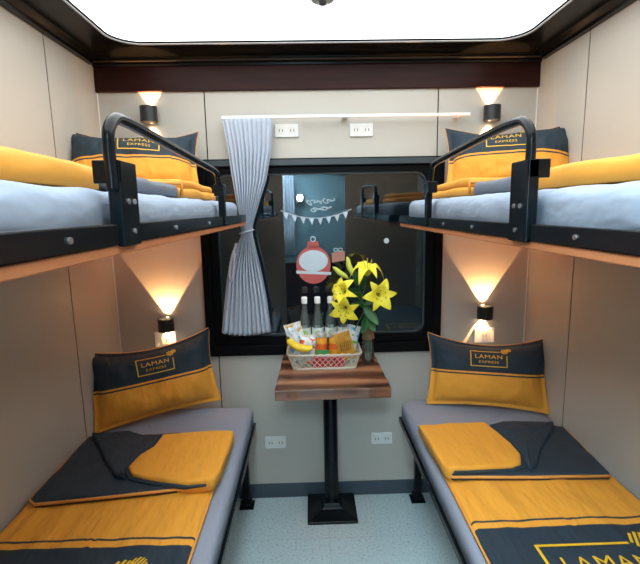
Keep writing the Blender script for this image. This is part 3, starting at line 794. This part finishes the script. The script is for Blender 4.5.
def jar(x, y, label):
    t = thing('jar', (x, y, IN), label, 'jar', 'amber jars in the basket')
    w = MB(); w.lathe([(.022, 0), (.0265, .004), (.0275, .04), (.0275, .105), (.025, .122), (.0215, .13), (.0215, .136)], (x, y, IN), 24); w.build('glass', M_jar, t, smooth=True)
    w = MB(); w.lathe([(.0235, .133), (.0245, .135), (.0245, .149), (.023, .151), (.001, .151)], (x, y, IN), 24); w.build('lid', M_lid, t, smooth=False)
    w = MB(); n = 14
    w.grid(lambda u, v: (x+.0279*math.sin((u-.5)*2.2), y-.0279*math.cos((u-.5)*2.2), IN+.078+.026*v), n, 2); w.build('paper_label', M_jarlab, t, smooth=True)
jar(-.018, -.178, 'amber jar with silver lid, nearer the snack bags')
jar(.042, -.178, 'amber jar with silver lid, beside the tan packet')
# snack bags
def bag_mat(name, seed, c2, c3):
    m, nt, b = new_mat(name); v = objcoord(nt, (1, 1, 1.4))
    base = (.72, .80, .84)
    prev = None
    rgb = N(nt, 'ShaderNodeRGB'); rgb.outputs[0].default_value = (*base, 1); prev = rgb.outputs[0]
    for k, c in enumerate((c2, c3)):
        mp = N(nt, 'ShaderNodeMapping'); mp.inputs['Location'].default_value = (seed+k*7, seed*2, k*3)
        L(nt, v, mp.inputs['Vector'])
        n = N(nt, 'ShaderNodeTexNoise', i_Scale=28., i_Detail=1.); L(nt, mp.outputs['Vector'], n.inputs['Vector'])
        r = N(nt, 'ShaderNodeValToRGB'); r.color_ramp.elements[0].position = .60; r.color_ramp.elements[1].position = .63
        L(nt, n.outputs['Fac'], r.inputs['Fac'])
        mx = N(nt, 'ShaderNodeMix', data_type='RGBA'); L(nt, r.outputs['Color'], mx.inputs['Factor']); L(nt, prev, mx.inputs[6]); mx.inputs[7].default_value = (*c, 1)
        prev = mx.outputs[2]
    L(nt, prev, b.inputs['Base Color']); b.inputs['Roughness'].default_value = .28
    return m
M_bag1 = bag_mat('snack_foil_blue', 3.1, (.12, .40, .62), (.85, .45, .05))
M_bag2 = bag_mat('snack_foil_red', 8.4, (.75, .10, .05), (.85, .60, .05))
M_bag3 = bag_mat('snack_foil_green', 5.2, (.10, .42, .70), (.20, .55, .10))
def bag(name, c, wd, ht, T, yaw, roll, tilt, mat, label, seed, cat='snack bag', group='snack bags in the basket'):
    t = thing(name, c, label, cat, group)
    t.matrix_basis = Matrix.Translation(c) @ Matrix.Rotation(yaw, 4, 'Z') @ Matrix.Rotation(-tilt, 4, 'X') @ Matrix.Rotation(roll, 4, 'Y')
    def sf(u, v, sg):
        a = max(0, 1-abs(u)**3); b = max(0, 1-(abs(v)/.86)**2.5)
        th = T/2*(a*b)**.5+.0008
        n = .005*noise.noise(Vector((u*3+seed, v*3, seed)))+.002*noise.noise(Vector((u*9+seed, v*8, seed)))
        x = wd/2*u*(1-.05*(1-v*v)); z = ht/2+ht/2*v
        return (x, sg*th+n, z+.002*math.sin(u*25)*(abs(v) > .98))
    w = MB(); w.grid(lambda a, b: sf(a*2-1, b*2-1, -1), 24, 28); w.grid(lambda a, b: sf(a*2-1, b*2-1, 1), 24, 28, flip=True)
    w.build('pouch', mat, t, local=True, smooth=True)
    w = MB()
    for vv in (.90, .94, .98): w.tube([Vector(sf(-1+2*i/20, vv, -1))+Vector((0, -.0006, 0)) for i in range(21)], .0011, 4)
    w.build('crimped_seal', M_bead, t, local=True)
    return t
bag('snack_bag', (-.106, -.160, IN+.016), .080, .182, .024, .05, math.radians(-14), .0, M_bag1, 'pale blue and orange snack bag, leftmost in the basket', 1.)
bag('snack_bag', (-.084, -.192, IN+.010), .074, .135, .024, .0, math.radians(2), .03, M_bag2, 'white and red snack bag standing behind the bananas', 2.)
bag('snack_bag', (.099, -.158, IN+.014), .064, .165, .020, -.03, math.radians(12), .0, M_bag3, 'pale blue and green snack bag beside the vase', 3.)
tp = bag('snack_packet', (.106, -.2125, IN+.034), .076, .138, .006, 0, math.radians(-17), .0, M_brnpk, 'tan packet with dark hatch marks leaning in the basket', 4., 'packet', None)
w = MB()
for k in range(6):
    x0 = -.024+k*.009; w.tube([(x0, -.0085, .045), (x0+.006, -.0085, .088)], .0011, 4)
w.build('hatch_marks', M_ink, tp, local=True)
for i, (x, rz) in enumerate(((-.028, .04), (.045, -.05))):
    w = MB(); w.box((-.034, -.010, 0), (.034, .010, .052))
    o = w.build('packet', M_redpk, loc=(x, -.2415+.006, IN), local=True, bevel=.004); o.location = (x, -.2265, IN); o.rotation_euler = (0, 0, 0); o.scale = (1, .45, 1)
    tag(o, ['red packet at basket front, below the amber jar nearer the bags', 'red packet at basket front, below the amber jar beside the tan packet'][i], 'packet', 'red packets in the basket')
w = MB(); w.box((-.028, -.002, 0), (.028, .002, .080))
o = w.build('packet', M_grnpk, loc=(-.012, -.2125, IN), local=True, bevel=.001)
tag(o, 'flat green packet standing in front of the amber jars', 'packet')
# bananas
bn = thing('banana_bunch', (-.118, -.235, .85), 'small bunch of yellow bananas on the left end of the basket', 'bananas')
for i, (dy, dz, k) in enumerate(((0, .016, .85), (-.011, .012, .8), (.011, .010, .8))):
    p = smoothpath([(-.166, -.232+dy*.5, .908+dz), (-.158, -.232+dy*.8, .896+dz), (-.135, -.232+dy, .876+dz), (-.105, -.232+dy, .864+dz), (-.078, -.232+dy, .862+dz), (-.058, -.232+dy*.9, .868+dz)], 4)
    m = len(p); rr = [.0045+.0105*min(1, math.sin(PI*min(1, max(0, (j/(m-1)))**.8))*1.5)*k for j in range(m)]
    w = MB(); w.tube(p, rr, 7); b = w.build('banana', M_ban, bn, smooth=True)
    w = MB(); w.tube([p[-1], Vector(p[-1])+Vector((.004, 0, .002))], .0042, 6); w.build('tip', M_bantip, b)
w = MB(); w.tube([(-.164, -.232, .918), (-.170, -.231, .930)], [.011, .006], 8); w.build('crown', M_bantip, bn)

# ------------------------------------------------------------------ vase and lilies
VX, VY = .196, -.165
vt = thing('vase', (VX, VY, .7755), 'slim clear glass vase with twine wrapped neck on the table', 'vase')
w = MB(); w.lathe([(.020, 0), (.027, .003), (.028, .03), (.026, .11), (.021, .15), (.020, .19), (.023, .197), (.021, .197), (.018, .19), (.019, .15), (.024, .11), (.0255, .03), (.022, .008), (.001, .006)], (VX, VY, .7755), 24, cap=True); w.build('glass', M_glassv, vt, smooth=True)
w = MB()
pts = [((VX+(.0235-.006*min(1, max(0, (h-.125)/.03))+.0035)*math.cos(a), VY+(.0235-.006*min(1, max(0, (h-.125)/.03))+.0035)*math.sin(a), .7755+h)) for i in range(150) for a, h in [(i*.42, .118+.058*i/150)]]
w.tube(pts, .0026, 5); w.build('twine_wrap', M_twine, vt, smooth=True)
sp = thing('lily_bouquet', (VX, VY, .80), 'cut yellow lilies with buds and dark leaves standing in the vase', 'flowers')
def stem(pts, r=.0035, mat=M_stem, name='stem'):
    w = MB(); w.tube(smoothpath(pts, 6), r, 7); return w.build(name, mat, sp, smooth=True)
F = {'top': Vector((.186, -.20, 1.192)), 'right': Vector((.236, -.215, 1.105)), 'left': Vector((.092, -.20, 1.118)), 'low': Vector((.088, -.225, 1.055))}
stem([(VX, VY, .80), (VX-.004, VY, .95), (.178, -.175, 1.03), (.165, -.18, 1.10), (.145, -.19, 1.165), (.125, -.19, 1.19)])
stem([(.168, -.18, 1.09), (.178, -.185, 1.13), F['top']-Vector((.002, 0, .02))], .003)
stem([(.178, -.175, 1.03), (.205, -.18, 1.06), F['right']+Vector((.0, .03, -.008))], .003)
stem([(.170, -.18, 1.07), (.14, -.18, 1.10), F['left']+Vector((.028, .006, .012))], .003)
stem([(.176, -.175, 1.04), (.145, -.18, 1.06), F['low']+Vector((.028, .015, .012))], .003)
stem([(.150, -.19, 1.15), (.128, -.19, 1.17), (.100, -.19, 1.178)], .0028)
def lily(c, axis, R, H, recurve, spin, seed):
    ax = Vector(axis).normalized(); a = ax.orthogonal().normalized(); b = ax.cross(a)
    w = MB()
    for k in range(6):
        th = spin+k*PI/3; rad = a*math.cos(th)+b*math.sin(th); tan = ax.cross(rad)
        inner = k % 2; W = R*(.325 if inner else .25); Rk = R*(1 if inner else .96); off = .0015*inner
        rc = recurve*(1+.25*math.sin(seed+k*2.3))
        def pf(u, v, rad=rad, tan=tan, W=W, Rk=Rk, rc=rc, off=off, k=k):
            s_ = v; wv = W*(math.sin(PI*min(1, .12+.88*s_**.85))**.8)*(1 if s_ < .98 else .3)
            r = Rk*(.10+.25*s_+.65*s_**2.2) if s_ < .85 else Rk*(.10+.2125+.65*.85**2.2+(s_-.85)*1.2)
            h = H*(s_*1.05-.0*s_)-rc*H*max(0, s_-.5)**2*2.6
            x = (u-.5)*2
            cup = .25*wv*(x*x)*(1-s_*.7)
            wob = .0015*math.sin(s_*14+k+seed)*abs(x)
            return c+rad*r+tan*(x*wv)+ax*(h+cup+wob+off)
        w.grid(pf, 6, 12)
    o = w.build('lily_flower', M_petal, sp, smooth=True)
    sd = o.modifiers.new('t', 'SOLIDIFY'); sd.thickness = .0012; sd.offset = 0
    w = MB()
    for k in range(6):
        th = spin+.5+k*PI/3; rad = a*math.cos(th)+b*math.sin(th)
        w.tube([c+ax*.005, c+ax*H*.5+rad*R*.10, c+ax*H*.95+rad*R*.27], .0011, 4)
    w.build('filaments', M_bud, o)
    for k in range(6):
        th = spin+.5+k*PI/3; rad = a*math.cos(th)+b*math.sin(th); tan = ax.cross(rad); q = c+ax*H*.96+rad*R*.27
        w = MB(); w.tube([q-tan*.005, q, q+tan*.005], [.001, .0022, .001], 5); w.build('anther', M_anther, o)
lily(F['right'], (.12, -1, .10), .084, .045, .9, .35, 1.)
lily(F['top'], (.02, -.30, 1), .082, .072, 1.8, .2, 2.)
lily(F['left'], (-.55, -.55, .25), .078, .055, 1.4, .1, 3.)
lily(F['low'], (-.25, -.9, -.28), .078, .045, .8, .7, 4.)
def bud(p0, p1, r, mat=M_bud):
    p0, p1 = Vector(p0), Vector(p1); n = 9
    w = MB(); w.tube([p0.lerp(p1, i/n)+Vector((.002*math.sin(i), 0, 0)) for i in range(n+1)], [r*(.28+.72*math.sin(PI*min(1, (i/n)*.85+.12)))*(1 if i < n else .15) for i in range(n+1)], 9); w.build('flower_bud', mat, sp, smooth=True)
bud((.124, -.19, 1.19), (.098, -.195, 1.275), .0125)
bud((.102, -.19, 1.178), (.035, -.20, 1.232), .0115)
def leaf(p0, d, ln, wd, droop, roll=0.):
    p0 = Vector(p0); d = Vector(d).normalized(); side = d.cross(Vector((0, 0, 1))); side = side.normalized() if side.length > .05 else Vector((1, 0, 0))
    side = (Matrix.Rotation(roll, 3, d) @ side); up = side.cross(d)
    w = MB(); w.grid(lambda u, v: p0+d*(ln*1.15*v)-Vector((0, 0, droop*ln*v*v))+side*((u-.5)*2.7*wd*math.sin(PI*min(1, v*.93+.05))**.8)+up*(.3*wd*abs(u-.5)), 4, 10)
    o = w.build('leaf', M_leaf, sp, smooth=True); sd = o.modifiers.new('t', 'SOLIDIFY'); sd.thickness = .0008
for p0, d, ln, wd, dr, ro in (
    ((.166, -.18, 1.09), (-.6, -.5, .5), .085, .016, .3, .6), ((.160, -.18, 1.12), (.2, -.5, .9), .085, .016, .2, .3),
    ((.172, -.178, 1.06), (-.7, -.5, .1), .095, .018, .5, .9), ((.176, -.176, 1.045), (.5, -.5, -.5), .085, .016, .2, .7),
    ((.180, -.174, 1.02), (-.5, -.6, -.55), .090, .019, .1, 1.0), ((.183, -.172, 1.00), (-.15, -.6, -.7), .080, .018, 0, .8),
    ((.174, -.178, 1.05), (.6, -.3, .5), .080, .015, .4, .5), ((.150, -.188, 1.15), (.5, -.4, .7), .075, .013, .3, .4),
    ((.160, -.183, 1.11), (-.8, -.3, .35), .080, .015, .3, .8), ((.186, -.170, .99), (.35, -.6, -.5), .07, .015, 0, .5),
    ((.150, -.186, 1.14), (-.2, -.4, .9), .09, .012, .2, .3)):
    leaf(p0, d, ln, wd, dr, ro)

# ------------------------------------------------------------------ corridor beyond the doorway (seen in the window's reflection)
t = thing('corridor_lamp', (-.1626, YC, 1.62), 'bright white corridor lamp mirrored in the window glass', 'wall lamp')
w = MB(); w.lathe([(.05, -.05), (.05, .05)], (-.1626, YC+.03, 1.62), 16); w.build('backplate', M_rim, t)
M_cl = emis('corridor_lamp_glass', (.85, .94, 1.), 170.)
bm = bmesh.new(); bmesh.ops.create_icosphere(bm, subdivisions=3, radius=.036)
me = bpy.data.meshes.new('globe'); bm.to_mesh(me); bm.free(); me.materials.append(M_cl)
o = bpy.data.objects.new('globe', me); COL.objects.link(o); o.parent = t; o.location = (0, .10, 0)
t = thing('corridor_fill_light', (-.465, -2.8, ZT), 'unseen corridor fill light added beyond the doorway', 'ceiling light')  # unseen panel added as fill; set left so the left wall stays darker
w = MB(); w.box((-.95, -3.1, ZT-.03), (.02, -2.5, ZT)); w.build('diffuser', emis('corridor_fill_glow', (.72, .92, 1.), 62.), t)
w = MB(); w.ring([(-.97, -3.12), (.04, -3.12), (.04, -2.48), (-.97, -2.48)], [(-.95, -3.1), (.02, -3.1), (.02, -2.5), (-.95, -2.5)], -.04, 0)
w.v = [(x, z, ZT+y) for x, y, z in w.v]; w.build('rim', M_rim, t)

w = MB(); w.box((-1, YC, 0), (1, YC+.012, .85)); struct(w.build('trim_9', M_brown))
t = thing('corridor_curtain', (-.42, YC+.05, .95), 'pale corridor curtain beyond the doorway, faint in window reflection', 'curtain')
w = MB(); w.grid(lambda u, v: (-.40+.165*u, YC+.05+.018*math.sin(u*28), .95+.95*v), 40, 4); o = w.build('cloth', M_curt, t, smooth=True)
sd = o.modifiers.new('t', 'SOLIDIFY'); sd.thickness = .002
w = MB(); w.tube([(-.5, YC+.05, 1.91), (.5, YC+.05, 1.92)], .01, 8); w.build('rod', M_rim, t)

# ------------------------------------------------------------------ world, camera, view
wd = bpy.data.worlds.new('night'); SC.world = wd; wd.use_nodes = True
wd.node_tree.nodes['Background'].inputs['Color'].default_value = (.002, .005, .008, 1)
wd.node_tree.nodes['Background'].inputs['Strength'].default_value = 1
fpx, p, y, r = 446.86, .1598, -.0216, -.0189
fw = Vector((-math.sin(y)*math.cos(p), math.cos(y)*math.cos(p), -math.sin(p)))
rt = Vector((math.cos(y), math.sin(y), 0)); up = rt.cross(fw)
rt2 = math.cos(r)*rt+math.sin(r)*up; up2 = -math.sin(r)*rt+math.cos(r)*up
cd = bpy.data.cameras.new('camera'); cam = bpy.data.objects.new('camera', cd); COL.objects.link(cam)
cd.sensor_fit = 'HORIZONTAL'; cd.sensor_width = 36; cd.lens = fpx*36/640; cd.clip_start = .02
m = Matrix(((rt2.x, up2.x, -fw.x, -.0616), (rt2.y, up2.y, -fw.y, -2.1349), (rt2.z, up2.z, -fw.z, 1.4775), (0, 0, 0, 1)))
cam.matrix_world = m; SC.camera = cam
SC.view_settings.view_transform = 'Standard'; SC.view_settings.look = 'None'; SC.view_settings.gamma = 1
SC.view_settings.use_curve_mapping = False; SC.view_settings.exposure = .22
